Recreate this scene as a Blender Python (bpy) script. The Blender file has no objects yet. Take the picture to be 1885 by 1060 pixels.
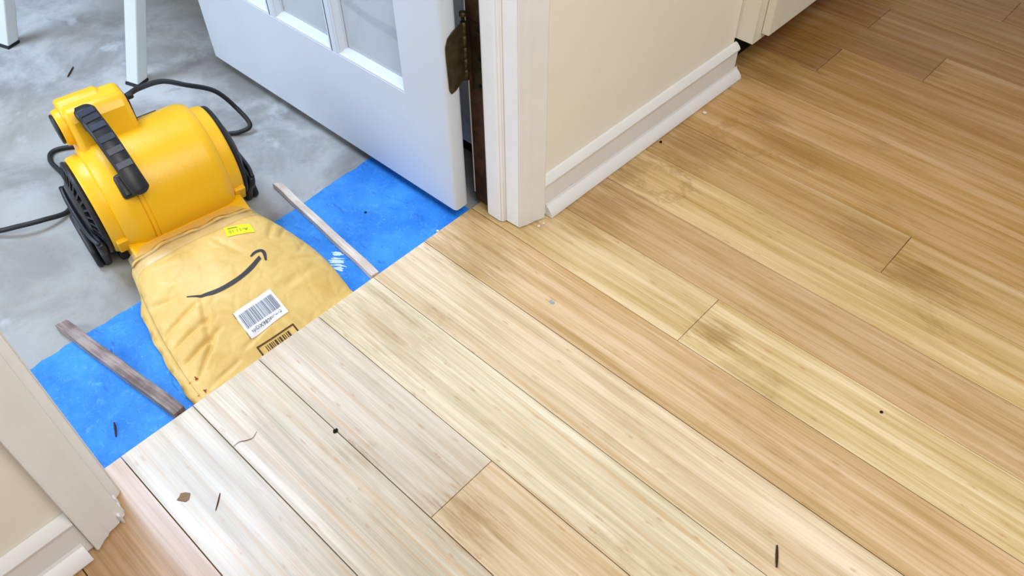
import bpy, bmesh, math, random
from mathutils import Vector, Matrix
random.seed(7)
scene = bpy.context.scene
COL = scene.collection
# ---------------------------------------------------------------- camera
cam_d = bpy.data.cameras.new('camera'); cam = bpy.data.objects.new('camera', cam_d); COL.objects.link(cam)
cam_d.sensor_fit = 'HORIZONTAL'; cam_d.sensor_width = 36; cam_d.lens = 28.753; cam_d.clip_start = .01
cam.matrix_world = Matrix(((.731110, -.500885, .463242, .877476), (.682167, .547866, -.484243, .069674), (-.011245, .670043, .742237, 1.080652), (0, 0, 0, 1)))
scene.camera = cam
# ---------------------------------------------------------------- world, lamps, exposure
wd = bpy.data.worlds.new('world'); scene.world = wd; wd.use_nodes = True
wd.node_tree.nodes['Background'].inputs[0].default_value = (.95, .96, 1.0, 1)
wd.node_tree.nodes['Background'].inputs[1].default_value = .24
def area(name, loc, target, sx, sy, energy, color):
    d = bpy.data.lights.new(name, 'AREA'); d.shape = 'RECTANGLE'; d.size = sx; d.size_y = sy; d.energy = energy; d.color = color
    o = bpy.data.objects.new(name, d); COL.objects.link(o); o.location = loc
    o.rotation_euler = (Vector(target) - Vector(loc)).to_track_quat('-Z', 'Y').to_euler(); return o
area('skylight_daylight', (-1.55, .25, 2.6), (-1.55, .25, 0), 1.05, .95, 80, (.58, .75, 1.0))
area('window_daylight', (-1.5, -2.0, 1.5), (-.7, .6, .2), 1.5, 1.2, 60, (.80, .89, 1.0))
area('kitchen_ceiling_lamp', (1.55, .42, 2.3), (.7, .5, 0), 1.2, 1.2, 46, (1.0, .965, .91))
vs = scene.view_settings; vs.view_transform = 'Standard'; vs.look = 'None'; vs.exposure = 0; vs.gamma = 1; vs.use_curve_mapping = False
# ---------------------------------------------------------------- node helpers
def lin(c): return tuple((x/12.92 if x <= .04045 else ((x+.055)/1.055)**2.4) for x in c)
def rgb(r, g, b): return lin((r/255, g/255, b/255)) + (1,)
class NT:
    def __init__(s, name):
        s.m = bpy.data.materials.new(name); s.m.use_nodes = True; s.t = s.m.node_tree
        s.b = s.t.nodes['Principled BSDF']
    def n(s, typ, ins=None, **kw):
        x = s.t.nodes.new('ShaderNode'+typ)
        for k, v in kw.items(): setattr(x, k, v)
        for k, v in (ins or {}).items(): s.set(x.inputs[k], v)
        return x
    def set(s, sock, v):
        if isinstance(v, bpy.types.NodeSocket): s.t.links.new(v, sock)
        else: sock.default_value = v
    def math(s, op, a, b=None, c=None, clamp=False):
        x = s.n('Math', operation=op, use_clamp=clamp); s.set(x.inputs[0], a)
        if b is not None: s.set(x.inputs[1], b)
        if c is not None: s.set(x.inputs[2], c)
        return x.outputs[0]
    def vmath(s, op, a, b=None):
        x = s.n('VectorMath', operation=op); s.set(x.inputs[0], a)
        if b is not None: s.set(x.inputs[1], b)
        return x.outputs['Vector']
    def noise(s, vec, scale, detail=2, rough=.5, dist=0):
        return s.n('TexNoise', {'Vector': vec, 'Scale': scale, 'Detail': detail, 'Roughness': rough, 'Distortion': dist}).outputs['Fac']
    def ramp(s, f, lo, hi, a=0, b=1):
        return s.n('MapRange', {'Value': f, 'From Min': lo, 'From Max': hi, 'To Min': a, 'To Max': b}, interpolation_type='SMOOTHSTEP').outputs[0]
    def mix(s, f, a, b, mode='MIX'):
        x = s.n('Mix', data_type='RGBA', blend_type=mode); s.set(x.inputs[0], f); s.set(x.inputs[6], a); s.set(x.inputs[7], b); return x.outputs[2]
    def obj(s): return s.n('TexCoord').outputs['Object']
    def pos(s): return s.n('NewGeometry').outputs['Position']
    def bump(s, h, strength, dist):
        x = s.n('Bump', {'Height': h, 'Strength': strength, 'Distance': dist}); s.t.links.new(x.outputs[0], s.b.inputs['Normal'])
    def base(s, c, rough=.5, spec=.5, metal=0):
        s.set(s.b.inputs['Base Color'], c); s.set(s.b.inputs['Roughness'], rough); s.set(s.b.inputs['Specular IOR Level'], spec); s.set(s.b.inputs['Metallic'], metal)
def plain(name, c, rough=.5, spec=.5, var=.06, scale=30, bump=0, metal=0):
    t = NT(name); f = t.noise(t.obj(), scale, 4, .6)
    dark = tuple(x*(1-var*2) for x in c[:3])+(1,)
    t.base(t.mix(t.ramp(f, .3, .7), dark, c), rough, spec, metal)
    if bump: t.bump(f, bump, .002)
    return t.m
# ---------------------------------------------------------------- materials
RINGS = [(.390, 1.435, .040, .026, .36), (.275, 1.42, .060, .045, .36), (.225, 1.19, .055, .045, .36), (.19, 1.30, .06, .04, .3)]
STAINS_SHADE = [(.53, .93, .05, .030, .55), (.72, 1.285, .10, .05, .50), (.455, .41, .07, .05, .45), (.12, .56, .13, .06, .32), (.10, .80, .10, .07, .42),
          (.20, 1.05, .07, .10, .40), (.21, 1.33, .10, .06, .50), (.19, 1.66, .12, .05, .45), (.20, 1.82, .09, .11, .75), (.30, 1.95, .18, .05, .55), (.255, 2.03, .02, .03, .9), (.44, 1.94, .06, .05, .6),
          (.16, 1.16, .03, .10, .45), (.60, 1.32, .09, .04, .4), (.36, 1.46, .10, .04, .32), (.27, 1.52, .05, .03, .45)]
def bamboo():
    t = NT('bamboo'); oi = t.n('ObjectInfo'); r = oi.outputs['Random']; base = oi.outputs['Color']
    off = t.n('CombineXYZ', {'X': t.math('MULTIPLY', r, 17.3), 'Y': t.math('MULTIPLY', r, 9.1), 'Z': t.math('MULTIPLY', r, 31.7)}).outputs[0]
    c = t.vmath('ADD', t.obj(), off); sep = t.n('SeparateXYZ', {0: c}); x, y, z = sep.outputs
    wob = t.math('MULTIPLY', t.math('SUBTRACT', t.noise(t.vmath('MULTIPLY', c, (3, 3, 3)), 1, 1), .5), .004)
    yy = t.math('ADD', y, wob)
    cell = t.math('FLOOR', t.math('DIVIDE', yy, .0115))
    wn = t.n('TexWhiteNoise', {'Vector': t.n('CombineXYZ', {'X': cell, 'Y': t.math('MULTIPLY', r, 50)}).outputs[0]}, noise_dimensions='3D').outputs['Value']
    fine = t.noise(t.vmath('MULTIPLY', c, (5, 330, 5)), 1, 4, .65)
    med = t.noise(t.vmath('MULTIPLY', c, (3.2, 62, 3)), 1, 3, .6)
    big = t.noise(t.vmath('MULTIPLY', c, (4, 14, 3)), 1, 2, .5)
    k = t.math('ADD', t.ramp(wn, 0, 1, .95, 1.05), t.ramp(fine, .3, .7, -.09, .08))
    k = t.math('ADD', k, t.ramp(med, .3, .68, -.17, .07))
    k = t.math('ADD', k, t.ramp(big, .3, .7, -.05, .05))
    hsv = t.n('HueSaturation', {'Color': base, 'Value': k, 'Saturation': t.math('SUBTRACT', 1.45, t.math('MULTIPLY', k, .62))})
    col = hsv.outputs[0]
    # brown node marks of the bamboo
    vo = t.n('TexVoronoi', {'Vector': t.vmath('MULTIPLY', c, (17, 62, 1)), 'Scale': 1.0, 'Randomness': 1.0}, voronoi_dimensions='2D')
    gate = t.n('SeparateColor', {0: vo.outputs['Color']}).outputs[0]
    kn = t.math('MULTIPLY', t.ramp(vo.outputs['Distance'], .04, .20, 1, 0), t.ramp(gate, .76, .84))
    kn = t.math('MULTIPLY', kn, t.ramp(t.noise(t.vmath('MULTIPLY', c, (160, 300, 1)), 1, 2), .35, .6, .3, 1))
    col = t.mix(t.math('MULTIPLY', kn, .5), col, rgb(176, 122, 66))
    # long tan streaks
    st = t.noise(t.vmath('MULTIPLY', t.vmath('ADD', c, (5, 2, 0)), (1.7, 110, 1)), 1, 2, .5)
    col = t.mix(t.ramp(st, .55, .72, 0, .42), col, rgb(196, 146, 84))
    # water stains: cloudy olive patches plus known spots; near the wall, shade painted in
    wp = t.pos(); cl = t.noise(t.vmath('MULTIPLY', wp, (5, 9, 1)), 1, 5, .62, .6)
    stain_shade = t.math('MULTIPLY', t.ramp(cl, .54, .74, 0, .6), t.ramp(med, .3, .65, 1, .35))
    jag = t.math('MULTIPLY', t.math('SUBTRACT', t.noise(t.vmath('MULTIPLY', wp, (14, 95, 1)), 1, 4, .65), .5), 3.0)
    ws = t.n('SeparateXYZ', {0: wp})
    for (sx, sy, rx, ry, amt) in STAINS_SHADE:
        dx = t.math('DIVIDE', t.math('SUBTRACT', ws.outputs[0], sx), rx); dy = t.math('DIVIDE', t.math('SUBTRACT', ws.outputs[1], sy), ry)
        d = t.math('SQRT', t.math('ADD', t.math('MULTIPLY', dx, dx), t.math('MULTIPLY', dy, dy)))
        d = t.math('ADD', d, jag)
        stain_shade = t.math('MAXIMUM', stain_shade, t.ramp(d, .1, 1.3, min(.9, amt*1.3), 0))
    jl = t.math('MULTIPLY', t.math('SUBTRACT', t.noise(wp, 34, 4, .65), .5), 2.6)
    for (sx, sy, rx, ry, amt) in RINGS:
        dx = t.math('DIVIDE', t.math('SUBTRACT', ws.outputs[0], sx), rx); dy = t.math('DIVIDE', t.math('SUBTRACT', ws.outputs[1], sy), ry)
        d = t.math('ADD', t.math('SQRT', t.math('ADD', t.math('MULTIPLY', dx, dx), t.math('MULTIPLY', dy, dy))), jl)
        stain_shade = t.math('MAXIMUM', stain_shade, t.ramp(t.math('ABSOLUTE', t.math('SUBTRACT', d, 1)), .05, .32, amt, 0))
    col = t.mix(stain_shade, col, t.mix(t.ramp(fine, .3, .7), rgb(132, 94, 40), rgb(176, 138, 72)))
    t.base(col, t.ramp(med, .2, .8, .52, .42), .55)
    t.b.inputs['Coat Weight'].default_value = .5; t.b.inputs['Coat Roughness'].default_value = .24
    t.bump(fine, .10, .0006)
    return t.m
M = {}
M['bamboo'] = bamboo()
def concrete():
    t = NT('concrete'); c = t.pos()
    a = t.noise(c, 5, 6, .62, .4); b = t.noise(c, 1.7, 3, .5); f = t.noise(c, 90, 4, .7)
    col = t.mix(t.ramp(a, .36, .64), rgb(128, 128, 127), rgb(170, 172, 173))
    col = t.mix(t.ramp(b, .45, .62, 0, .5), col, rgb(150, 146, 136))
    w = t.noise(t.vmath('ADD', c, (3, 1, 0)), 9, 4, .6); col = t.mix(t.ramp(w, .60, .74, 0, .55), col, rgb(196, 201, 206))
    d = t.noise(t.vmath('ADD', c, (7, 4, 0)), 7, 5, .7, .8); col = t.mix(t.ramp(d, .60, .72, 0, .5), col, rgb(118, 120, 128))
    col = t.mix(t.ramp(f, .62, .74, 0, .35), col, rgb(112, 108, 100))
    t.base(col, .75, .3); t.bump(t.math('ADD', a, t.math('MULTIPLY', f, .35)), .25, .004); return t.m
M['concrete'] = concrete()
def blue():
    t = NT('blue_membrane'); c = t.pos()
    a = t.noise(c, 10, 4, .6); f = t.noise(t.vmath('MULTIPLY', c, (1, 1, 1)), 70, 5, .7, 1.2)
    col = t.mix(t.ramp(a, .3, .7), rgb(28, 114, 204), rgb(54, 142, 224))
    col = t.mix(t.ramp(f, .50, .74, 0, .42), col, rgb(104, 172, 238)); g = t.noise(t.vmath('ADD', t.vmath('MULTIPLY', c, (14, 34, 1)), (4, 4, 0)), 1, 5, .7, 1.6)
    col = t.mix(t.ramp(g, .56, .70, 0, .55), col, rgb(18, 74, 160))
    wv = t.noise(t.vmath('ADD', c, (9, 9, 0)), 260, 1); col = t.mix(t.ramp(wv, .80, .84), col, rgb(200, 220, 240))
    t.base(col, .55, .35); t.bump(f, .5, .003); return t.m
M['blue'] = blue()
M['wall'] = plain('wall_paint', rgb(244, 239, 226), .7, .3, .015, 6, .06)
M['trim'] = plain('trim_paint', rgb(238, 237, 236), .42, .5, .02, 12, .05)
M['door'] = plain('door_paint', rgb(208, 216, 227), .4, .5, .02, 5, .05)
M['cab'] = plain('cabinet_paint', rgb(232, 229, 214), .45, .5, .015, 8)
M['jambwood'] = plain('bare_jamb_wood', rgb(92, 64, 44), .75, .2, .3, 25, .3)
M['brass'] = plain('tarnished_brass', rgb(84, 70, 46), .5, .5, .25, 60, .2, .75)
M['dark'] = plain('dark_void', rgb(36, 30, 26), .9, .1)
M['yellow'] = plain('yellow_plastic', rgb(242, 184, 8), .38, .5, .01, 300, .12)
M['black'] = plain('black_plastic', rgb(26, 27, 30), .45, .5, .08, 80)
M['rubber'] = plain('black_rubber', rgb(30, 32, 34), .5, .4, .05, 60)
M['gripgrey'] = plain('grip_plastic', rgb(46, 50, 66), .4, .5, .05, 60)
M['stool'] = plain('white_stool_paint', rgb(204, 212, 214), .4, .5, .02, 20)
M['darkseam'] = plain('dark_seam', rgb(150, 108, 10), .6, .3)
def glass():
    t = NT('door_glass'); c = t.obj()
    w = t.n('TexWave', {'Vector': t.vmath('MULTIPLY', c, (1, 1, .8)), 'Scale': 3.0, 'Distortion': 6.0, 'Detail': 2.0, 'Detail Scale': .7}, wave_type='RINGS').outputs['Fac']
    streak = t.ramp(w, .86, .98, .0, .5)  # curved reflections on the pane, painted into its colour
    tr = t.n('BsdfTransparent', {'Color': (.86, .90, .93, 1)}); df = t.n('BsdfDiffuse', {'Color': t.mix(streak, rgb(222, 232, 242), rgb(140, 152, 168))})
    gl = t.n('BsdfGlossy', {'Roughness': .08, 'Color': (1, 1, 1, 1)}); fr = t.n('Fresnel', {'IOR': 1.5})
    m1 = t.n('MixShader', {0: t.math('ADD', .66, t.math('MULTIPLY', streak, .3)), 1: tr.outputs[0], 2: df.outputs[0]})
    m2 = t.n('MixShader', {0: fr.outputs[0], 1: m1.outputs[0], 2: gl.outputs[0]})
    t.t.links.new(m2.outputs[0], t.t.nodes['Material Output'].inputs['Surface']); return t.m
M['glass'] = glass()
def kraft():
    t = NT('kraft_paper'); c = t.pos()
    a = t.noise(c, 14, 4, .6, .5); f = t.noise(t.vmath('MULTIPLY', c, (60, 60, 60)), 1, 3, .6)
    vo = t.n('TexVoronoi', {'Vector': c, 'Scale': 30.0}, feature='DISTANCE_TO_EDGE').outputs['Distance']
    col = t.mix(t.ramp(a, .32, .68), rgb(212, 174, 94), rgb(224, 190, 114)); col = t.mix(t.ramp(f, .4, .7, 0, .3), col, rgb(214, 178, 100))
    t.base(col, .48, .4); t.bump(t.math('ADD', t.math('MULTIPLY', t.ramp(vo, 0, .25), .5), a), .30, .005); return t.m
M['kraft'] = kraft()
M['paperlabel'] = plain('white_label_paper', rgb(236, 238, 246), .5, .4, .005)
M['ink'] = plain('dark_ink', rgb(62, 60, 62), .6, .3, .02)
M['barink'] = plain('barcode_ink', rgb(120, 124, 132), .6, .3, .02)
M['brownink'] = plain('brown_ink', rgb(84, 56, 26), .6, .3, .05)
M['redink'] = plain('red_ink', rgb(150, 52, 34), .6, .3, .05)
M['limelabel'] = plain('lime_label', rgb(222, 222, 40), .5, .3, .01)
M['limeink'] = plain('olive_ink', rgb(132, 132, 36), .6, .3, .02)
def clear():
    t = NT('clear_tape'); tr = t.n('BsdfTransparent', {'Color': (1, .99, .95, 1)}); gl = t.n('BsdfGlossy', {'Roughness': .45}); df = t.n('BsdfDiffuse', {'Color': rgb(235, 215, 165)})
    m0 = t.n('MixShader', {0: .22, 1: tr.outputs[0], 2: df.outputs[0]}); m = t.n('MixShader', {0: .06, 1: m0.outputs[0], 2: gl.outputs[0]})
    t.t.links.new(m.outputs[0], t.t.nodes['Material Output'].inputs['Surface']); return t.m
M['tape'] = clear()
def wood(name, ca, cb):
    t = NT(name); c = t.obj(); f = t.noise(t.vmath('MULTIPLY', c, (12, 160, 120)), 1, 4, .6); g = t.noise(c, 22, 3)
    t.base(t.mix(t.ramp(t.math('ADD', t.math('MULTIPLY', f, .6), t.math('MULTIPLY', g, .4)), .35, .65), ca, cb), .75, .25); t.bump(f, .3, .002); return t.m
M['palestick'] = wood('weathered_pale_wood', rgb(188, 172, 158), rgb(222, 210, 200))
M['darkstick'] = wood('weathered_dark_wood', rgb(104, 88, 84), rgb(164, 150, 144))
M['splinter'] = plain('splinter_wood', rgb(66, 44, 26), .7, .2, .1, 200)
M['leaf'] = plain('dry_leaf', rgb(150, 122, 92), .7, .2, .1, 200)
M['hair'] = plain('hair', rgb(80, 50, 40), .5)
M['chip'] = plain('white_paint_chip', rgb(238, 236, 230), .6)
M['bluedab'] = plain('grey_blue_dab', rgb(150, 163, 178), .6)
M['whitepaint'] = plain('white_paint', rgb(206, 222, 242), .6, .3, .03, 90)
# ---------------------------------------------------------------- mesh helpers
def link(name, me, mat, parent=None, smooth=False):
    o = bpy.data.objects.new(name, me); COL.objects.link(o)
    if mat and not me.materials: me.materials.append(M[mat])
    if smooth:
        for q in me.polygons: q.use_smooth = True
    if parent: o.parent = parent
    return o
def mesh(name, vs_, fs, mat, parent=None, smooth=False):
    me = bpy.data.meshes.new(name); me.from_pydata([tuple(v) for v in vs_], [], fs); me.update()
    bm = bmesh.new(); bm.from_mesh(me); bmesh.ops.recalc_face_normals(bm, faces=bm.faces); bm.to_mesh(me); bm.free()
    return link(name, me, mat, parent, smooth)
def autosmooth(o, ang=40):
    me = o.data
    for q in me.polygons: q.use_smooth = True
    me.set_sharp_from_angle(angle=math.radians(ang)); return o
def bevel(o, w, seg=2, ang=30, flat=True):
    bm = bmesh.new(); bm.from_mesh(o.data)
    es = [e for e in bm.edges if len(e.link_faces) == 2 and e.calc_face_angle(0) > math.radians(ang)]
    res = bmesh.ops.bevel(bm, geom=es, offset=w, segments=seg, affect='EDGES', profile=.5)
    if flat:                                         # broad faces stay flat, only the rounded edges are smooth
        for q in bm.faces: q.smooth = False
        for q in res['faces']: q.smooth = True
    bm.to_mesh(o.data); bm.free(); return o if flat else autosmooth(o, 50)
def box(name, a, b, mat, parent=None, bev=0, seg=2):
    (x0, y0, z0), (x1, y1, z1) = a, b
    v = [(x, y, z) for x in (x0, x1) for y in (y0, y1) for z in (z0, z1)]
    o = mesh(name, v, [(0, 1, 3, 2), (4, 6, 7, 5), (0, 4, 5, 1), (2, 3, 7, 6), (0, 2, 6, 4), (1, 5, 7, 3)], mat, parent)
    return bevel(o, bev, seg) if bev else o
def prism(name, poly, fn0, fn1, mat, parent=None, bev=0, seg=2):
    n = len(poly); v = [fn0(*q) for q in poly]+[fn1(*q) for q in poly]
    f = [tuple(range(n)), tuple(range(2*n-1, n-1, -1))]+[(i, (i+1) % n, n+(i+1) % n, n+i) for i in range(n)]
    o = mesh(name, v, f, mat, parent)
    return bevel(o, bev, seg) if bev else o
def zprism(name, poly, z0, z1, mat, parent=None, bev=0, seg=2):
    return prism(name, poly, lambda x, y: (x, y, z0), lambda x, y: (x, y, z1), mat, parent, bev, seg)
def smoothpath(pts, n):
    out = []; P = [Vector(q) for q in pts]; P = [P[0]*2-P[1]]+P+[P[-1]*2-P[-2]]
    for i in range(1, len(P)-2):
        for k in range(n):
            t = k/n; a, b, c, d = P[i-1:i+3]
            out.append(.5*((2*b)+(c-a)*t+(2*a-5*b+4*c-d)*t*t+(3*b-a-3*c+d)*t**3))
    out.append(P[-2]); return out
def sweep(name, path, sec, mat, parent=None, up=(0, 0, 1), caps=True):
    # sec: list of (s, n) offsets or function(i, N) giving them
    v = []; N = len(path); U = Vector(up)
    for i, q in enumerate(path):
        t = (path[min(i+1, N-1)]-path[max(i-1, 0)]).normalized(); s = t.cross(U).normalized(); nn = s.cross(t)
        for (a, b) in (sec(i, N) if callable(sec) else sec): v.append(q+s*a+nn*b)
    k = len(v)//N; f = [(i*k+j, i*k+(j+1) % k, (i+1)*k+(j+1) % k, (i+1)*k+j) for i in range(N-1) for j in range(k)]
    if caps: f += [tuple(range(k)), tuple(range((N-1)*k, N*k))]
    return mesh(name, v, f, mat, parent, True)
def circle(r, n): return [(r*math.cos(2*math.pi*i/n), r*math.sin(2*math.pi*i/n)) for i in range(n)]
def empty(name, loc=(0, 0, 0), rz=0):
    o = bpy.data.objects.new(name, None); COL.objects.link(o); o.location = loc; o.rotation_euler[2] = rz; o.empty_display_size = .05; return o
def tag(o, label, cat, group=None, kind=None):
    o['label'] = label; o['category'] = cat
    if group: o['group'] = group
    if kind: o['kind'] = kind
    return o
def struct(o, label, cat): return tag(o, label, cat, None, 'structure')
# ================================================================ SETTING
W = .125; SLAB = -.015
slab = box('floor_concrete', (-3.2, -2.4, -.12), (2.4, 3.2, SLAB), 'concrete')
struct(slab, 'bare grey mottled concrete floor beyond the doorway', 'concrete floor')
floor = box('floor', (.013, -1.0, -.0148), (2.3, 3.0, -.0128), 'dark')
struct(floor, 'bamboo plank floor with water stains in the near room', 'floor')
JOINTS = {-6: [.9], -5: [.5], -4: [1.1], -3: [.6], -2: [1.3], -1: [.75], 0: [1.2], 1: [1.35], 2: [1.25], 3: [.418], 4: [1.15], 5: [1.3], 6: [1.5], 7: [.489], 8: [1.45], 9: [1.3], 10: [.667], 11: [1.4],
          12: [1.2], 13: [1.5], 14: [.261, 1.3], 15: [.461], 16: [.262, 1.2], 17: [.9], 18: [.494], 19: [1.0], 20: [.4], 21: [.8], 22: [.6], 23: [.3]}
TONE = {0: (192, 146, 94), 1: (196, 174, 138), 2: (204, 183, 148), (3, 0): (208, 186, 154), (3, 1): (214, 180, 126), 4: (220, 197, 152), 5: (220, 190, 142), 6: (210, 168, 106), (7, 0): (212, 176, 108), (7, 1): (220, 186, 118),  # left rows paler: doorway glare partly put into the plank colour
        8: (202, 160, 94), 9: (220, 182, 108), (10, 0): (204, 160, 84), (10, 1): (202, 158, 76), 11: (202, 152, 68), 12: (200, 150, 64), 13: (196, 146, 60), (14, 0): (164, 100, 30), (14, 1): (190, 138, 54), (15, 0): (176, 120, 42), (15, 1): (188, 136, 54),
        (16, 0): (162, 106, 34), 17: (178, 126, 48), 18: (172, 122, 46)}
def plank(k, i, x0, x1, g):
    y0 = k*W; L = x1-x0-.0009; e = .0006
    o = box('plank', (0, g/2, -.0118), (L, W-g/2, 0), 'bamboo', floor, e, 1)
    o.location = (x0+.0004, y0, random.uniform(-.0002, .0002))
    c = TONE.get((k, i), TONE.get(k, (178, 126, 50))); j = random.uniform(-3, 3)
    o.color = rgb(c[0]+j, c[1]+j, c[2]+j)
    return o
for k in range(-7, 24):
    xs = [.0 + (0 if 0 < k < 7 else random.uniform(0, .002))]+JOINTS.get(k, [.8])+[2.3]
    for i in range(len(xs)-1): plank(k, i, xs[i], xs[i+1], .0010 if k < 8 else (.0008 if k < 12 else .0006))
# ---- blue membrane strip with ragged far edge
bv = []; random.seed(3); n = 60
top = []
for i in range(n+1):
    y = .03+(.880-.03)*i/n; top.append((-.268-.006*math.sin(y*9)-random.uniform(0, .005), y))
poly = [(.012, .03)]+[(.012, .880)]+top[::-1]
strip = zprism('membrane_strip', poly, SLAB, -.0134, 'blue')
tag(strip, 'bright blue membrane strip on the concrete along the cut plank ends', 'membrane')
# white paint smear on it
sv, sf = [], []; random.seed(5)
for q in range(16):
    k_ = (q % 8)-3.5; cx = -.090+k_*.0052+random.uniform(-.002, .002); cy = .6135-k_*.0030+random.uniform(-.004, .004); l = random.uniform(.016, .040)*(1-abs(k_)*.09); w = random.uniform(.0012, .0026); b = len(sv)
    for s in range(7):
        tt = s/6; ww = w*math.sin(math.pi*(.08+.84*tt)); px = cx+l*.80*(tt-.5)+.003*math.sin(tt*3+q); py = cy+l*.50*(tt-.5)+.003*math.sin(tt*4+q)
        sv += [(px-ww*.5, py+ww, -.0130-.00004*(q % 5)), (px+ww*.5, py-ww, -.0130-.00004*(q % 5))]
    sf += [(b+2*s, b+2*s+1, b+2*s+3, b+2*s+2) for s in range(6)]
o = mesh('paint_smear', sv, sf, 'whitepaint', strip); o['label'] = 'white paint smear beside the pale stick'
# ---- walls
wl = box('wall_left', (-.012, -2.0, 0), (.096, .030, 2.5), 'wall'); struct(wl, 'cream wall left of the doorway', 'wall')
def sk(y): return (y-.95)*.02
def yprism(name, poly, y0, y1, mat, skew=sk, parent=None, bev=0, x0=0):
    return prism(name, poly, lambda x, z: (x0+x+skew(y0), y0, z), lambda x, z: (x0+x+skew(y1), y1, z), mat, parent, bev)
wr = yprism('wall_right', [(-.122, .001), (0, .001), (0, 2.5), (-.122, 2.5)], .930, 1.585, 'wall', x0=.110)
struct(wr, 'cream wall stub right of the doorway', 'wall')
wt = box('wall_top', (-.012, .030, 2.08), (.096, .93, 2.5), 'wall'); struct(wt, 'cream wall above the door opening', 'wall')
# ---- right jamb, stop, casing
j1 = zprism('trim_1', [(-.012, .900), (.033, .900), (.033, .9295), (-.012, .9295)], .001, 2.06, 'jambwood', None, .0015, 1)
struct(j1, 'unpainted dark brown wooden rabbet of the door jamb by the hinge', 'door jamb')
box('paint_edge', (-.0132, .8995, .02), (-.0112, .9008, 2.05), 'trim', j1)
j2 = zprism('trim_2', [(.0335, .9295), (.0335, .889), (.036, .8855), (.041, .884), (.066, .884), (.072, .885), (.0765, .889), (.0770, .8935), (.1085, .8955), (.1085, .9295)], .002, 2.06, 'trim', None, .0008, 1)
struct(j2, 'white painted stepped door stop and jamb of the right door side', 'door jamb')
cp = [(.1090, .8955), (.1100, .8962), (.1125, .903), (.1140, .908), (.1150, .9095), (.1172, .918), (.1186, .926), (.1200, .929), (.1222, .936), (.1250, .944), (.1262, .9475), (.1255, .9498), (.1105, .9498), (.1095, .93)]
j3 = zprism('trim_3', cp, .003, 2.06, 'trim'); autosmooth(j3, 20); struct(j3, 'white moulded casing on the corner of the right wall stub', 'casing')
# ---- left jamb and casing
j4 = zprism('trim_4', [(-.012, .0305), (-.012, .0965), (.004, .0975), (.050, .0965), (.056, .0945), (.060, .088), (.0635, .0815), (.0935, .0815), (.0935, .0305)], .002, 2.06, 'trim', None, .0008, 1)
struct(j4, 'off-white painted jamb and stop at the left door side', 'door jamb')
cp = [(.0940, .0815), (.0955, .0808), (.0975, .076), (.0988, .0715), (.1012, .0690), (.1030, .060), (.1042, .052), (.1072, .049), (.1090, .043), (.1130, .036), (.1160, .0315), (.1165, .0285), (.1150, .0272), (.0965, .0272), (.0960, .05)]
j5 = zprism('trim_5', cp, .0045, 2.06, 'trim'); autosmooth(j5, 20); struct(j5, 'off-white moulded casing with chipped foot at the bottom left', 'casing')
# chipped foot: ragged filler bits under the casing
random.seed(11)
for (x, y, r) in ((.070, .0835, .0060), (.086, .0815, .0065), (.100, .074, .0060)):
    pts = [(x+r*random.uniform(.7, 1.1)*math.cos(a), y+r*.45*random.uniform(.6, 1.1)*math.sin(a)) for a in [q*math.pi/5 for q in range(10)]]
    zprism('caulk_bit', pts, .0006, .022, 'trim', j5, .0008, 1)
# ---- baseboards with shoe moulding
bp = [(0, .004), (.0105, .004), (.0105, .070), (.0140, .0745), (.0150, .079), (.0120, .084), (.0050, .091), (0, .092)]
sp = [(.0110, .0015), (.0270, .0015), (.0280, .0045), (.0268, .0095), (.0225, .0160), (.0170, .0215), (.0130, .0245), (.0110, .0300)]
bR = yprism('baseboard_right', bp, .9505, 1.592, 'trim', x0=.1105); autosmooth(bR, 25); struct(bR, 'white baseboard with rounded shoe moulding along the right wall stub', 'baseboard')
s_ = yprism('shoe_moulding', sp, .957, 1.600, 'trim', parent=bR, x0=.1105); autosmooth(s_, 30)
z0 = lambda y: 0
bL = yprism('baseboard_left', bp, -2.0, .0262, 'trim', z0, x0=.0965); autosmooth(bL, 25); struct(bL, 'white baseboard at the foot of the left wall', 'baseboard')
s_ = yprism('shoe_moulding', sp, -2.0, .018, 'trim', z0, parent=bL, x0=.0965); autosmooth(s_, 30)
# ---- kitchen base cabinet beyond the wall stub
cab = empty('base_cabinet', (.165, 1.590, 0))
box('body', (-.55, 0, .100), (0, .95, .90), 'cab', cab, .0012, 1)
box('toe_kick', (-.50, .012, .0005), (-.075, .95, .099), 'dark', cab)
cd = box('cabinet_door', (.0006, .028, .116), (.0195, .48, .86), 'cab', cab, .002, 2); box('cabinet_door', (.0006, .486, .116), (.0195, .93, .86), 'cab', cab, .002, 2)
box('scribe_strip', (-.052, -.0035, .102), (-.040, -.0003, .90), 'cab', cab, .001, 1)
tag(cab, 'white kitchen base cabinet over a dark toe kick behind the wall stub', 'cabinet')
# ================================================================ FRENCH DOOR (standing open)
DW = .818; HT = 2.03; ZB = .013; TH = .034
door = empty('door_1', (-.003, .839, 0), math.radians(.3)); struct(door, 'white glazed French door standing open into the concrete room', 'door')
def dbox(name, x0, x1, z0_, z1, mat='door', y0=0, y1=TH, bev=.003): return box(name, (-x1, y0, z0_), (-x0, y1, z1), mat, door, bev, 2)
zprism('hinge_stile', [(-.110, 0), (-.008, 0), (-.0035, .0012), (-.0010, .0040), (0, .009), (0, TH-.009), (-.0010, TH-.004), (-.0035, TH-.0012), (-.008, TH), (-.110, TH)], ZB, ZB+HT, 'door', door)
zprism('lock_stile', [(-DW+.110, 0), (-DW+.003, 0), (-DW, .003), (-DW, TH-.003), (-DW+.003, TH), (-DW+.110, TH)], ZB, ZB+HT, 'door', door)
dbox('bottom_rail', .1101, DW-.1101, ZB, .230, bev=0); dbox('top_rail', .1101, DW-.1101, 1.93, ZB+HT, bev=0)
autosmooth(bpy.data.objects['hinge_stile'], 40)
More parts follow.
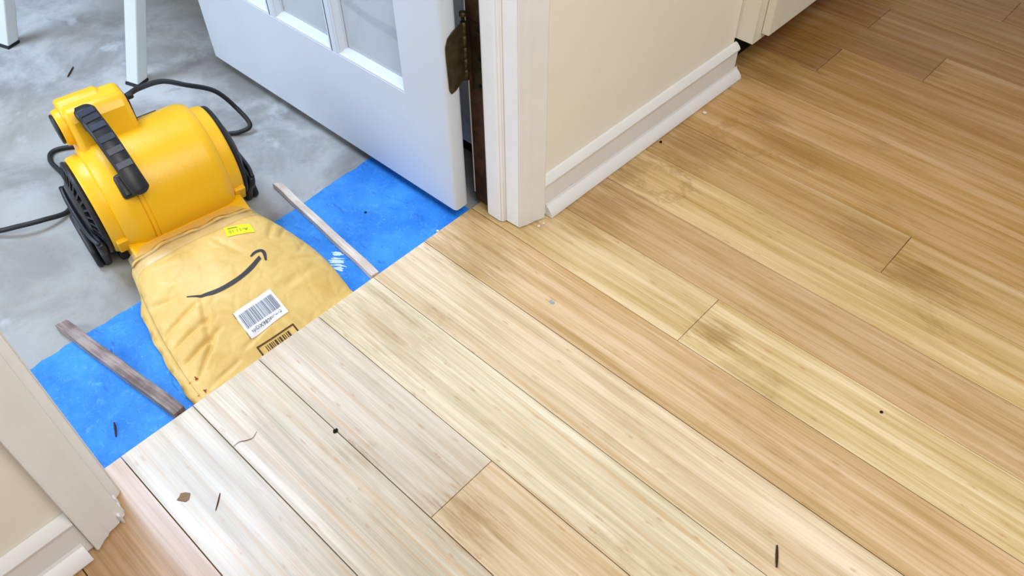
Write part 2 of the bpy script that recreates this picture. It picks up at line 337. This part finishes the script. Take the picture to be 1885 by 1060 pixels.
NX, NZ = 3, 5; X0, X1, Z0, Z1 = .1102, DW-.1102, .230, 1.93; PW = (X1-X0)/NX; PH = (Z1-Z0)/NZ
for i in range(1, NX): dbox('muntin', X0+i*PW-.009, X0+i*PW+.009, Z0, Z1, y0=.001, y1=TH-.001, bev=.002)
for j in range(1, NZ):
    for i in range(NX): dbox('muntin', X0+i*PW+.0092, X0+(i+1)*PW-.0092, Z0+j*PH-.009, Z0+j*PH+.009, y0=.0012, y1=TH-.0012, bev=.002)
for i in range(NX):
    for j in range(NZ):
        a0 = X0+i*PW+(.0092 if i else 0); a1 = X0+(i+1)*PW-(.0092 if i < NX-1 else 0); b0 = Z0+j*PH+(.0092 if j else 0); b1 = Z0+(j+1)*PH-(.0092 if j < NZ-1 else 0)
        p = dbox('pane', a0+.012, a1-.012, b0+.012, b1-.012, 'glass', .0155, .0185, 0)
        v = []; f = []
        for (ins, d) in ((0, .0005), (.004, .0006), (.006, .0035), (.012, .0075), (.0155, .0100), (.0165, .0150)):
            v += [(-(a0+ins), d, b0+ins), (-(a1-ins), d, b0+ins), (-(a1-ins), d, b1-ins), (-(a0+ins), d, b1-ins)]
        for q in range(5):
            for s in range(4): f.append((q*4+s, q*4+(s+1) % 4, q*4+4+(s+1) % 4, q*4+4+s))
        bb = mesh('glazing_bead', v, f, 'door', door)
# hinge
hin = empty('hinge'); hin.parent = door; hin.matrix_parent_inverse = Matrix.Identity(4)
hp = [(.004, .352), (.0045, .366), (.010, .379), (.022, .387), (.043, .394), (.043, .287), (.036, .287), (.020, .277), (.010, .275), (.006, .284)]
prism('door_leaf', hp, lambda y, z: (.0003, y, z), lambda y, z: (.0026, y, z), 'brass', hin, .0004, 1)
for z_, z1 in ((.286, .306), (.3065, .326), (.3265, .348), (.3485, .369), (.3695, .393)):
    sweep('knuckle', [Vector((.0005, .0475, z_)), Vector((.0005, .0475, z1))], circle(.0052, 14), 'brass', hin, (1, 0, 0))
sweep('hinge_pin', [Vector((.0005, .0475, q)) for q in (.393, .404, .4041, .410, .4101)], lambda i, N: circle((.003, .003, .006, .006, .001)[i], 12), 'brass', hin, (1, 0, 0))
box('jamb_leaf', (.003, .0592, .262), (.034, .0607, .392), 'brass', hin, .0004, 1)
for z_ in (.275, .327, .38): sweep('screw', [Vector((.022, .0593, z_)), Vector((.022, .0580, z_))], circle(.0034, 10), 'dark', hin)
# white cabinet behind the door, seen through the hinge gap and the glass
wc = empty('white_cupboard', (-.097, .99, 0))
box('body', (-.60, 0, .03), (-.013, .30, 1.7), 'chip', wc, .001, 1); box('edge_post', (-.0128, .0, .03), (.012, .05, 1.7), 'jambwood', wc); box('plinth', (-.58, .02, SLAB), (-.01, .28, .0298), 'dark', wc)
tag(wc, 'white cupboard standing behind the open door, seen through its glass', 'cupboard')
# ================================================================ STOOL
st = empty('stool', (-1.10, .86, SLAB))
SH = .60
def leg(bx, by, tx, ty, cap):
    z = [0, .004, .0041, SH-.02]; v = []; a, b = .0185, .0165
    def ring(q, g=0):
        f_ = q/(SH); x = bx+(tx-bx)*f_; y = by+(ty-by)*f_; ang = .30
        r = []
        for sx, sy in ((-1, -1), (1, -1), (1, 1), (-1, 1)):
            dx, dy = sx*(a+g), sy*(b+g); r.append((x+dx*math.cos(ang)-dy*math.sin(ang), y+dx*math.sin(ang)+dy*math.cos(ang), q))
        return r
    v = ring(.006)+ring(SH-.02); F = [(0, 1, 2, 3), (4, 5, 6, 7)]+[(i, (i+1) % 4, 4+(i+1) % 4, 4+i) for i in range(4)]
    L = bevel(mesh('leg', v, F, 'stool', st), .003, 2)
    v = ring(0, .001)+ring(.006, .001); c = mesh('rubber_foot', v, F, 'rubber', L)
    return L
leg(.197, -.195, .20, .02, 0); leg(-.195, -.325, -.17, -.11, 0); leg(.06, .345, .12, .14, 0); leg(-.33, .215, -.25, .02, 0)
box('seat', (-.30, -.17, SH-.02), (.25, .18, SH+.015), 'stool', st, .008, 3)
tag(st, 'white painted stool with splayed square legs on the concrete', 'stool')
# ================================================================ AIR BLOWER
TH_B = .156; BO = Vector((-.421, .3466, .103))
# local frame of the blower: x = f (forward, outlet), y = a (along the drum axis), z = up, origin at left rim plane
bl = empty('air_blower', BO, -TH_B)
tag(bl, 'yellow portable air blower with black handle and side grilles on the concrete', 'air blower')
def lathe(name, prof, mat, parent, n=72, ang0=0, ang1=2*math.pi, smooth=35):
    full = abs(ang1-ang0-2*math.pi) < 1e-6; v = []; f = []; m = n if full else n+1; k = len(prof)
    for i in range(m):
        t = ang0+(ang1-ang0)*i/n
        for (a, r) in prof: v.append((r*math.cos(t), a, r*math.sin(t)))
    for i in range(n):
        j = (i+1) % m
        for q in range(k-1): f.append((i*k+q, j*k+q, j*k+q+1, i*k+q+1))
    o = mesh(name, v, f, mat, parent); bm = bmesh.new(); bm.from_mesh(o.data); bmesh.ops.remove_doubles(bm, verts=bm.verts, dist=1e-6); bm.to_mesh(o.data); bm.free()
    return autosmooth(o, smooth)
RB = .1105; RG = .0885
lathe('housing', [(-.004, .02), (-.004, RG), (0, RG+.003), (.018, RG+.004), (.019, RG+.009), (.022, RG+.013), (.036, RB-.004), (.042, RB-.0008), (.046, RB), (.064, RB), (.0645, RB-.0022), (.0660, RB-.0022), (.0665, RB+.0006), (.072, RB+.0006), (.0725, RB-.0012), (.074, RB-.0012), (.0745, RB),
     (.200, RB), (.208, RB-.001), (.219, RB-.006), (.221, RB-.009), (.222, RG+.006), (.243, RG+.003), (.246, RG), (.246, .02)], 'yellow', bl)
# tabs on the rims
for a0 in (.001, .223):
    for t in (-.42,):
        c, s = math.cos(t), math.sin(t)
        tb = box('rim_tab', (RG-.004, a0, -.018), (RG+.010, a0+.021, .018), 'yellow', bl, .002, 2); tb.rotation_euler = (0, -t, 0)
# outlet duct
dp_ = [(.0, -.108), (.139, -.106), (.139, -.049), (.104, -.040), (.06, -.03)]
def yp(name, poly, a0, a1, mat, parent, bev=0, seg=2): return prism(name, poly, lambda f_, z: (f_, a0, z), lambda f_, z: (f_, a1, z), mat, parent, bev, seg)
yp('outlet_duct', dp_, .016, .233, 'yellow', bl, .006, 3)
# control box
bx = [(.010, .085), (-.004, .110), (-.016, .152), (-.030, .168), (-.066, .170), (-.090, .158), (-.112, .110), (-.118, .02), (-.05, .02)]
cb = yp('control_box', bx, .026, .130, 'yellow', bl, .009, 3)
bx2 = [(-.030, .160), (-.064, .174), (-.088, .166), (-.108, .112), (-.112, .03), (-.05, .03)]
yp('box_cover', bx2, .024, .098, 'yellow', bl, .006, 3)
def disc(name, f_, z, a0, a1, r, mat, parent, r1=None, n=32):
    r1 = r1 or r; v = [(f_+r*math.cos(2*math.pi*i/n), a0, z+r*math.sin(2*math.pi*i/n)) for i in range(n)]+[(f_+r1*math.cos(2*math.pi*i/n), a1, z+r1*math.sin(2*math.pi*i/n)) for i in range(n)]
    F = [tuple(range(n)), tuple(range(n, 2*n))]+[(i, (i+1) % n, n+(i+1) % n, n+i) for i in range(n)]
    return bevel(mesh(name, v, F, mat, parent), .002, 2, 30, False)
kb = disc('knob_boss', -.062, .126, .013, .030, .031, 'yellow', cb, .034)
disc('knob', -.062, .126, .008, .0128, .0265, 'black', kb)
box('socket_panel', (-.090, .1303, .092), (-.030, .1335, .150), 'black', cb, .002, 2)
disc('cord_gland', -.055, .142, .1338, .146, .006, 'rubber', cb)
lpz = box('label_plate', (-.006, .136, RB-.0006), (.006, .172, RB+.0012), 'black', bl, .0005, 1); lpz.rotation_euler = (0, math.radians(-31), 0)
# handle
hpath = smoothpath([(-.012, .0555, .176), (.004, .0570, .1765), (.017, .0595, .166), (.046, .0630, .150), (.071, .0660, .127), (.099, .0690, .099), (.113, .0715, .080), (.118, .0725, .071)], 6)
def hsec(i, N):
    t = i/(N-1); w = .0175-.0025*t; h = .0065; e = min(1, (min(i, N-1-i)+.35)/6)
    w *= math.sqrt(1-(1-e)**2); return [(-w, -h*.5), (-w*.8, -h), (w*.8, -h), (w, -h*.5), (w, h*.5), (w*.8, h), (-w*.8, h), (-w, h*.5)]
hd = sweep('handle', hpath, hsec, 'black', bl, (0, 0, 1)); autosmooth(hd, 50)
hup = smoothpath([(q.x*1, q.y, q.z) for q in hpath], 1)
for k in range(6):                                   # ribbed grip pads
    i = 7+k*4; q = hpath[i]; t = (hpath[i+1]-hpath[i-1]).normalized(); s = t.cross(Vector((0, 0, 1))).normalized(); nn = s.cross(t); v = []
    for (l, ww, hh) in ((-.0060, .0135, .0060), (.0060, .0135, .0060), (-.0052, .0125, .0084), (.0052, .0125, .0084)):
        v += [q+t*l-s*ww+nn*hh, q+t*l+s*ww+nn*hh]
    mesh('grip_pad', v, [(0, 1, 3, 2), (4, 5, 7, 6), (0, 1, 5, 4), (2, 3, 7, 6), (0, 2, 6, 4), (1, 3, 7, 5)], 'gripgrey', hd)
box('handle_post', (-.026, .0445, .140), (.004, .068, .176), 'black', bl, .004, 2)
hm = box('handle_post', (.098, .0435, -.024), (.121, .070, .020), 'black', bl, .006, 2); hm.rotation_euler = (0, math.radians(-42), 0)
# side grilles (radial bars) and stands
for side in (0, 1):
    s = -1 if side == 0 else 1; a = -.0045 if side == 0 else .2465
    g = lathe('side_grille', [(a, RG-.003), (a+s*.004, RG), (a+s*.008, RG-.001), (a+s*.010, RG-.006), (a+s*.006, RG-.008), (a, RG-.008)], 'black', bl)
    lathe('grille_cap', [(a+s*.004, .0), (a+s*.004, .056), (a+s*.016, .058), (a+s*.0195, .050), (a+s*.021, .0)], 'black', g)
    lathe('grille_back', [(a+s*.0008, .0), (a+s*.0008, RG-.009)], 'dark', g)
    me = None
    for k in range(32):
        if me is None:
            b0 = box('grille_bar', (.054, -.0020, 0), (.0835, .0020, .005), 'black', g)
            bm = bmesh.new(); bm.from_mesh(b0.data)
            for v in bm.verts:
                r_ = v.co.x; yy = v.co.y; zz = v.co.z
                v.co = Vector((r_, a+s*((.0165 if r_ < .06 else .0095)-zz*1.4), yy))
            bmesh.ops.recalc_face_normals(bm, faces=bm.faces); bm.to_mesh(b0.data); bm.free(); me = b0.data; o = b0
        else: o = link('grille_bar', me, None, g)
        o.rotation_euler = (0, 2*math.pi*k/32, 0)
    # stand: lower half shell with a ledge on top and a flat foot
    D = lambda lo, hi, st_: [math.radians(q) for q in range(lo, hi, st_)]
    pts = [(.0885*math.cos(t), .0885*math.sin(t)) for t in D(-14, -62, -8)]+[(.026, -.1175), (-.050, -.1175), (-.064, -.108)]+[(.0885*math.cos(t), .0885*math.sin(t)) for t in D(-142, -184, -8)]+[(-.070, -.002), (.0, -.016), (.070, -.022)]
    sd = yp('stand', pts, a+s*.0105, a+s*.0245, 'black', bl, .005, 2)
    ft = [(.022, -.1178), (.034, -.106), (.024, -.076), (-.020, -.050), (-.058, -.040), (-.074, -.075), (-.066, -.105), (-.052, -.1178)]
    yp('stand_foot', ft, a+s*.0250, a+s*.037, 'black', sd, .005, 2)
    rl = smoothpath([(-.083, a+s*.024, .002), (-.05, a+s*.027, -.008), (0, a+s*.0275, -.016), (.05, a+s*.026, -.019), (.080, a+s*.020, -.022)], 5)
    sweep('stand_rail', rl, circle(.0042, 10), 'black', sd)
    yp('base_skid', [(-.06, -.1178), (.03, -.1178), (.02, -.100), (-.05, -.100)], (.0 if side == 0 else .205), (.04 if side == 0 else .245), 'black', bl, .003, 2)
# cord in world coordinates, then into the blower's frame
inv = Matrix.Translation(BO) @ Matrix.Rotation(-TH_B, 4, 'Z'); inv = inv.inverted()
cw = [(-.457, .490, .245), (-.470, .520, .240), (-.522, .582, .200), (-.579, .645, .135), (-.590, .705, .085), (-.576, .732, .038), (-.543, .738, .004), (-.549, .715, -.006), (-.571, .690, -.0095), (-.620, .620, -.0100), (-.70, .53, -.0100), (-.770, .455, -.0100), (-.795, .410, -.0095), (-.768, .388, -.0095), (-.700, .384, -.0095), (-.625, .362, -.0095), (-.590, .335, -.0090), (-.585, .290, .004), (-.600, .250, .006), (-.640, .205, -.004), (-.72, .13, -.0095), (-.85, .02, -.0095)]
cp_ = [inv @ q for q in smoothpath(cw, 8)]
sweep('power_cord', cp_, circle(.0050, 10), 'rubber', bl)
# ================================================================ PADDED MAILER
# ---- padded mailer surface: u across (left to right), v along (blower mouth to plank edge)
CREASES=[ # (u0,v0,u1,v1,width,depth)
 (.98,.16,.80,.34,.012,.0035),(.99,.24,.86,.36,.010,.003),(1.0,.40,.88,.52,.012,.002),
 (.02,.30,.20,.40,.016,.003),(.01,.52,.26,.50,.014,.004),(.02,.62,.28,.62,.014,.004),(.03,.74,.30,.70,.014,.0045),
 (.04,.86,.24,.72,.012,.004),(.05,.93,.30,.90,.012,.003),(.30,.45,.18,.80,.018,.0025),
 (.10,.10,.40,.13,.02,.002),(.55,.12,.62,.40,.02,.0015),(.30,.88,.62,.80,.016,.002),(.62,.70,.95,.66,.03,.002),(.80,.55,.98,.60,.02,.0025)]
def lerp(a,b,t): return a+(b-a)*t
def S(u,v):
    lx=lerp(-.296,.009,v); ly=lerp(.324,.262,v)-.010*math.sin(math.pi*v)
    rx=lerp(-.258,.009,v); ry=lerp(.566,.584,v)+.020*math.sin(math.pi*min(1,v*1.1))
    ze=lerp(.022,-.0122,min(1,v*1.02)**.7); zt=.062*(1-v**2.0)-.0121*v**2.0+.010*math.sin(math.pi*v)
    if v>=1: zt=-.012
    pw=lerp(7,2.2,min(1,v*3)); s=abs(2*u-1)
    z=ze+(zt-ze)*(1-s**pw)**.55
    w=min(1,v*12)*min(1,(1-v)*9)
    for (u0,v0,u1,v1,wd,dp) in CREASES:
        du,dv=u1-u0,v1-v0; L=du*du+dv*dv; t=max(0,min(1,((u-u0)*du+(v-v0)*dv)/L))
        d=math.hypot(u-u0-t*du,(v-v0-t*dv))
        f=math.exp(-(d/wd)**2)*(1-abs(2*t-1)**3)
        z-=1.7*dp*f*w*min(1,(1-s)*14)
    z+=w*min(1,(1-s)*6)*(.0016*math.sin(9*u+4*v+1.3)*math.sin(7*v-3*u)+.0009*math.sin(23*u-11*v)*math.sin(17*v+5*u))
    return (lerp(lx,rx,u),lerp(ly,ry,u),z)
def NRM(u,v,h=1e-3):
    a=S(min(u+h,1),v);b=S(max(u-h,0),v);c=S(u,min(v+h,.999));d=S(u,max(v-h,0))
    x=[a[i]-b[i] for i in range(3)];y=[c[i]-d[i] for i in range(3)]
    n=(x[1]*y[2]-x[2]*y[1],x[2]*y[0]-x[0]*y[2],x[0]*y[1]-x[1]*y[0]); l=math.sqrt(sum(k*k for k in n)) or 1
    s=1 if n[2]>0 else -1
    return tuple(k/l*s for k in n)

def patch(name, fn, nu, nv, mat, parent, off):
    v = []
    for i in range(nu+1):
        for j in range(nv+1):
            u, w = fn(i/nu, j/nv); p_ = Vector(S(u, w)); v.append(p_+Vector(NRM(u, w))*off)
    f = [(i*(nv+1)+j, i*(nv+1)+j+1, (i+1)*(nv+1)+j+1, (i+1)*(nv+1)+j) for i in range(nu) for j in range(nv)]
    return mesh(name, v, f, mat, parent, True)
mr = empty('padded_mailer', (-.14, .44, -.0128)); mr_inv = mr.matrix_world.inverted()
_mesh = mesh
def mesh(name, vs_, fs, mat, parent=None, smooth=False):
    o = _mesh(name, vs_, fs, mat, parent, smooth)
    return o
NU, NV = 150, 150
v = []; f = []
for i in range(NU+1):
    for j in range(NV+1): v.append(S(.5-.5*math.cos(math.pi*i/NU), j/NV))
nt = len(v)
for i in range(NU+1):
    for j in range(NV+1):
        u = .5-.5*math.cos(math.pi*i/NU); w = j/NV; q = S(0 if u < .5 else 1, w); a_ = S(u, w); ze = q[2]; s = abs(2*u-1)
        v.append((a_[0], a_[1], min(a_[2]-.0004, ze-(ze+.0129)*(1-s**5)**.6)))
for b_ in (0, nt):
    for i in range(NU):
        for j in range(NV): f.append((b_+i*(NV+1)+j, b_+i*(NV+1)+j+1, b_+(i+1)*(NV+1)+j+1, b_+(i+1)*(NV+1)+j))
bag = mesh('envelope', v, f, 'kraft', None, True)
tag(mr, 'yellow kraft padded mailer taped over the blower outlet and tucked under planks', 'padded mailer')
MP = [bag]
# seam flap along the left edge, torn lip at the mouth
fv = []; ff = []; random.seed(2); n = 60
for j in range(n+1):
    w = .16+.80*j/n; q = Vector(S(.0, w)); wid = .010*min(1, (w-.14)*9)+.0012*math.sin(w*31); zz = max(q.z-.002, -.0128)
    fv += [Vector(S(.012, w))+Vector((0, 0, .0012)), q+Vector((0, -.002, .0008)), Vector((q.x-.002, q.y-wid, zz+.002*math.sin(w*23)**2)), Vector((q.x-.002, q.y-wid+.0006, zz-.0002))]
for j in range(n):
    for s in range(3): ff.append((j*4+s, j*4+s+1, j*4+5+s, j*4+4+s))
MP.append(mesh('seam_flap', fv, ff, 'kraft', None, True))
lp = []
for j in range(61):
    u = .03+.94*j/60; q = Vector(S(u, .012)); lp.append(q+Vector((-.002+.004*math.sin(u*13)*math.sin(u*5), 0, .002+.0015*math.sin(u*29))))
MP.append(sweep('torn_lip', lp, lambda i, N: [(-.006, -.0002), (0, .0016+.001*math.sin(i*.9)), (.005, .0004), (0, -.001)], 'kraft'))
tp = []; tf = []
for i in range(41):
    u = .03+.94*i/40
    for j in range(7):
        t = j/6; q = Vector(S(u, .0+.10*t)); 
        if j < 3: q = q+Vector((-.020*(3-j)/3, .003*(3-j)/3, 0))
        tp.append(q+Vector((0, 0, .0022)))
tf = [(i*7+j, i*7+j+1, i*7+8+j, i*7+7+j) for i in range(40) for j in range(6)]
MP.append(mesh('clear_tape', tp, tf, 'tape', None, True))
# printed smile arrow
UP = [(0.2263, 0.4296), (0.2958, 0.4765), (0.4069, 0.514), (0.5103, 0.513), (0.6045, 0.483), (0.6756, 0.4524)]
LO = [(0.2234, 0.4349), (0.2877, 0.4901), (0.3639, 0.5307), (0.4658, 0.5457), (0.5801, 0.524), (0.6743, 0.4793)]
AH = [(0.6351, 0.4339), (0.6732, 0.4187), (0.7076, 0.4214), (0.7096, 0.4515), (0.6885, 0.5021)]
def poly2(pts, t):
    P = [Vector((a, b, 0)) for a, b in pts]; k = smoothpath(P, 8); x = t*(len(k)-1); i = min(int(x), len(k)-2); q = k[i].lerp(k[i+1], x-i); return q.x, q.y
def smile(s, t):
    a = poly2(UP, s); b = poly2(LO, s); return a[0]+(b[0]-a[0])*t, a[1]+(b[1]-a[1])*t
sm = patch('printed_arrow', smile, 40, 4, 'ink', None, .0007); MP.append(sm)
def head(s, t):
    c = poly2(AH, s); d = poly2(AH, min(1, s+.03)); e = poly2(AH, max(0, s-.03)); dx, dy = d[0]-e[0], d[1]-e[1]; l = math.hypot(dx, dy) or 1; w = .0115*(.25+.75*math.sin(math.pi*min(1, max(.0, s*.8+.1))))
    return c[0]-dy/l*w*(t-.5)*2, c[1]+dx/l*w*(t-.5)*2
MP.append(patch('printed_arrow_tip', head, 24, 3, 'ink', None, .0007))
LB = [(0.3733, 0.6869), (0.6067, 0.6777), (0.6244, 0.8475), (0.3833, 0.8475)]
ST = [(0.6691, 0.103), (0.8055, 0.1748), (0.7716, 0.2668), (0.6264, 0.2022)]
PR = [(0.3797, 0.9036), (0.6126, 0.9118), (0.6137, 0.9325), (0.3791, 0.9375)]
def quad(Q):
    def fn(s, t):
        a = [Q[0][i]+(Q[1][i]-Q[0][i])*s for i in (0, 1)]; b = [Q[3][i]+(Q[2][i]-Q[3][i])*s for i in (0, 1)]; return a[0]+(b[0]-a[0])*t, a[1]+(b[1]-a[1])*t
    return fn
def sub(Q, s0, s1, t0, t1):
    g = quad(Q); return lambda s, t: g(s0+(s1-s0)*s, t0+(t1-t0)*t)
def text_on(name, txt, Q, s0, s1, t0, t1, mat, parent, off, flip=False):
    cu = bpy.data.curves.new(name, 'FONT'); cu.body = txt; cu.size = 1; cu.resolution_u = 2; to = bpy.data.objects.new(name, cu); COL.objects.link(to)
    dg = bpy.context.evaluated_depsgraph_get(); me = bpy.data.meshes.new_from_object(to.evaluated_get(dg)); COL.objects.unlink(to); bpy.data.objects.remove(to)
    xs = [q.co.x for q in me.vertices]; ys = [q.co.y for q in me.vertices]; xa, xb, ya, yb = min(xs), max(xs), min(ys), max(ys); g = quad(Q)
    for q in me.vertices:
        a = (q.co.x-xa)/(xb-xa); b = 1-(q.co.y-ya)/(yb-ya)
        if flip: a, b = 1-a, 1-b
        u, w = g(s0+(s1-s0)*a, t0+(t1-t0)*b); q.co = Vector(S(u, w))+Vector(NRM(u, w))*off
    me.materials.clear(); return link(name, me, mat, parent)
lab = patch('barcode_label', quad(LB), 30, 26, 'paperlabel', None, .0011); lab['label'] = 'white barcode label'; MP.append(lab)
random.seed(21); s = .06; BARS = []
while s < .93:
    w = random.choice((.008, .012, .018, .026)); BARS.append(patch('barcode_bar', sub(LB, s, min(s+w, .94), .16, .70), 1, 8, 'barink', None, .0016)); s += w+random.choice((.007, .010, .016))
TX = [text_on('label_text', 'spDX982PC6Q', LB, .10, .90, .77, .90, 'ink', None, .0021)]
for Q in ((-.012, .004, -.01, .22), (-.012, .004, .74, 1.0)): MP.append(patch('printed_corner', sub(LB, *Q), 1, 4, 'brownink', None, .0006))
lime = patch('lime_sticker', quad(ST), 20, 12, 'limelabel', None, .0011); lime['label'] = 'small lime sticker with upside-down print'; MP.append(lime)
LX = [text_on('sticker_text', 'A-11.10', ST, .12, .84, .42, .74, 'limeink', None, .0016, True), patch('sticker_line', sub(ST, .12, .5, .16, .26), 6, 1, 'limeink', None, .0016)]
PRINT = []
PRINT.append(patch('printed_frame', sub([PR[0], PR[1], (PR[1][0], .999), (PR[0][0], .999)], 0, 1, 0, .10), 20, 1, 'brownink', None, .0007))
for a_, b_ in ((0, .04), (.96, 1)): PRINT.append(patch('printed_frame', sub([PR[0], PR[1], (PR[1][0], .985), (PR[0][0], .985)], a_, b_, .12, 1), 1, 4, 'brownink', None, .0007))
s = .17; random.seed(4)
while s < .84:
    w = random.choice((.02, .035, .05)); PRINT.append(patch('printed_bar', sub([PR[0], PR[1], (PR[1][0], .985), (PR[0][0], .985)], s, min(s+w, .86), .25, 1), 1, 4, 'brownink', None, .0007)); s += w+random.choice((.02, .03))
MP += PRINT
RED = [(0.0368, 0.8378), (0.0036, 0.8306), (0.0381, 0.9261), (0.0017, 0.9223)]
for i, (u, w) in enumerate(RED):
    random.seed(i); rr = .006 if i % 2 == 0 else .004
    def blob(s, t, u=u, w=w, rr=rr, i=i):
        a = t*2*math.pi; r = s*rr*(1+.45*math.sin(3*a+i)); return max(.002, min(.99, u+.012+r*math.cos(a)*(1 if i % 2 == 0 else 1.6))), min(.99, w+r*math.sin(a)*(1.5 if i % 2 == 0 else .5))
    MP.append(patch('red_mark', blob, 3, 12, 'redink', None, .0018))
for o in MP:
    o.parent = mr; o.matrix_parent_inverse = Matrix.Translation(-mr.location)
for o in BARS+TX: o.parent = lab; o.matrix_parent_inverse = Matrix.Identity(4)
for o in LX: o.parent = lime; o.matrix_parent_inverse = Matrix.Identity(4)
# ================================================================ STICKS
def stick(name, p0, p1, w, h, mat, label, zb, cut=0.0, taper=1):
    p0, p1 = Vector(p0), Vector(p1); d = (p1-p0); L = d.length; rz = math.atan2(d.y, d.x); o = empty(name) if False else None
    n = 10; v = []
    random.seed(len(label))
    for i in range(n+1):
        t = i/n; x = L*t; ww = w*(taper+(1-taper)*t)*.5; wob = .0006*math.sin(i*1.7)
        for (sy, z_) in ((-1, 0), (1, 0), (1, 1), (-1, 1)):
            xx = x+(cut*(.5*sy+.5)+cut*.4*z_ if i == 0 else 0); v.append((xx, sy*ww+wob, z_*h+(.0004*math.sin(i*2.3) if z_ else 0)))
    F = [(0, 1, 2, 3), tuple(n*4+q for q in (0, 1, 2, 3))]+[(i*4+j, i*4+(j+1) % 4, i*4+4+(j+1) % 4, i*4+4+j) for i in range(n) for j in range(4)]
    o = bevel(mesh(name, v, F, mat), .0012, 2); o.location = (p0.x, p0.y, zb); o.rotation_euler[2] = rz
    tilt = 0; tag(o, label, 'wooden stick', 'loose wooden sticks by the mailer'); return o
stick('wood_strip', (-.352, .6635), (-.003, .6330), .0165, .0145, 'palestick', 'thin pale weathered wood strip right of the mailer across the blue strip', -.0132, .010, .85)
stick('wood_strip', (-.318, .1885), (-.003, .2300), .0200, .0190, 'darkstick', 'thicker dark grey-brown wood strip left of the mailer near the left casing', -.0132, .006, 1)
# ================================================================ SMALL LITTER
def rod(name, pts, r, mat, label, cat, group=None, n=6):
    o = sweep(name, smoothpath([Vector(q) for q in pts], 5), lambda i, N: circle(r*(.35+.65*math.sin(math.pi*(.1+.8*i/(N-1)))), n), mat); tag(o, label, cat, group); return o
rod('wood_splinter', [(.800, .671, .0022), (.808, .657, .0020), (.816, .643, .0022)], .0019, 'splinter', 'straight dark brown splinter on the planks near the bottom right', 'splinter')
rod('wood_splinter', [(.164, .193, .0011), (.173, .184, .0012), (.183, .173, .0011)], .0009, 'splinter', 'fine grey splinter beside the dry leaf flake on the pale plank', 'splinter')
rod('hair_strand', [(.112, .251, .0008), (.112, .262, .0008), (.118, .271, .0008), (.121, .280, .0008), (.116, .291, .0008)], .0005, 'hair', 'thin curved dark hair on the glossy pale plank', 'hair', None, 5)
rod('wood_splinter', [(-.073, .150, -.0120), (-.062, .146, -.0115), (-.047, .139, -.0120)], .0017, 'splinter', 'dark splinter on the blue strip beside the left casing', 'splinter')
rod('wood_splinter', [(-1.045, .655-.09, SLAB+.002), (-1.075, .595, SLAB+.002)], .002, 'splinter', 'small brown splinter on the concrete between the stool legs', 'splinter')
def flake(name, x, y, z, r, h, mat, label, cat, seed, sx=1.0):
    random.seed(seed); pts = [(r*sx*random.uniform(.65, 1.1)*math.cos(a), r*random.uniform(.65, 1.1)*math.sin(a)) for a in [q*math.pi*2/9 for q in range(9)]]
    o = zprism(name, pts, 0, h, mat, None, h*.25, 1); o.location = (x, y, z); o.rotation_euler[2] = seed; tag(o, label, cat); return o
flake('leaf_flake', .131, .154, .0004, .0085, .001, 'leaf', 'small tan dry leaf flake on the pale plank near the left casing', 'leaf flake', 1, 1.3)
flake('dirt_speck', .205, .3735, .0002, .0038, .002, 'dark', 'black speck sitting on the plank seam below the mailer', 'speck', 2, 1.3)
flake('paint_fleck', .277, .797, .0004, .0045, .0006, 'bluedab', 'tiny grey-blue paint fleck in the middle of the plank floor', 'paint fleck', 3, 1.4)
flake('paint_chip', .163, 1.437, .0004, .0045, .003, 'chip', 'white paint chip on the planks beside the far shoe moulding', 'paint chip', 4, 1.2)
flake('dirt_speck', .152, 1.29, .0004, .0035, .002, 'dark', 'dark crumb on the planks against the middle of the shoe moulding', 'speck', 5)
flake('paint_chip', .1330, .925, .0004, .0032, .002, 'chip', 'white paint crumb at the foot of the right casing, left one', 'paint chip', 6)
flake('paint_chip', .1350, .937, .0004, .0028, .002, 'chip', 'white paint crumb at the foot of the right casing, right one', 'paint chip', 8)
flake('paint_chip', -.012, .795, -.0132, .0030, .001, 'chip', 'tiny white chip on the blue strip near the plank ends', 'paint chip', 9)
flake('dirt_speck', -.155, .735, -.0132, .0032, .0012, 'dark', 'tiny dark crumb on the blue strip right of the pale wood strip', 'speck', 10)
flake('dirt_speck', .805, .972, .0003, .0030, .0012, 'dark', 'black speck on the plank seam at the right of the floor', 'speck', 12)
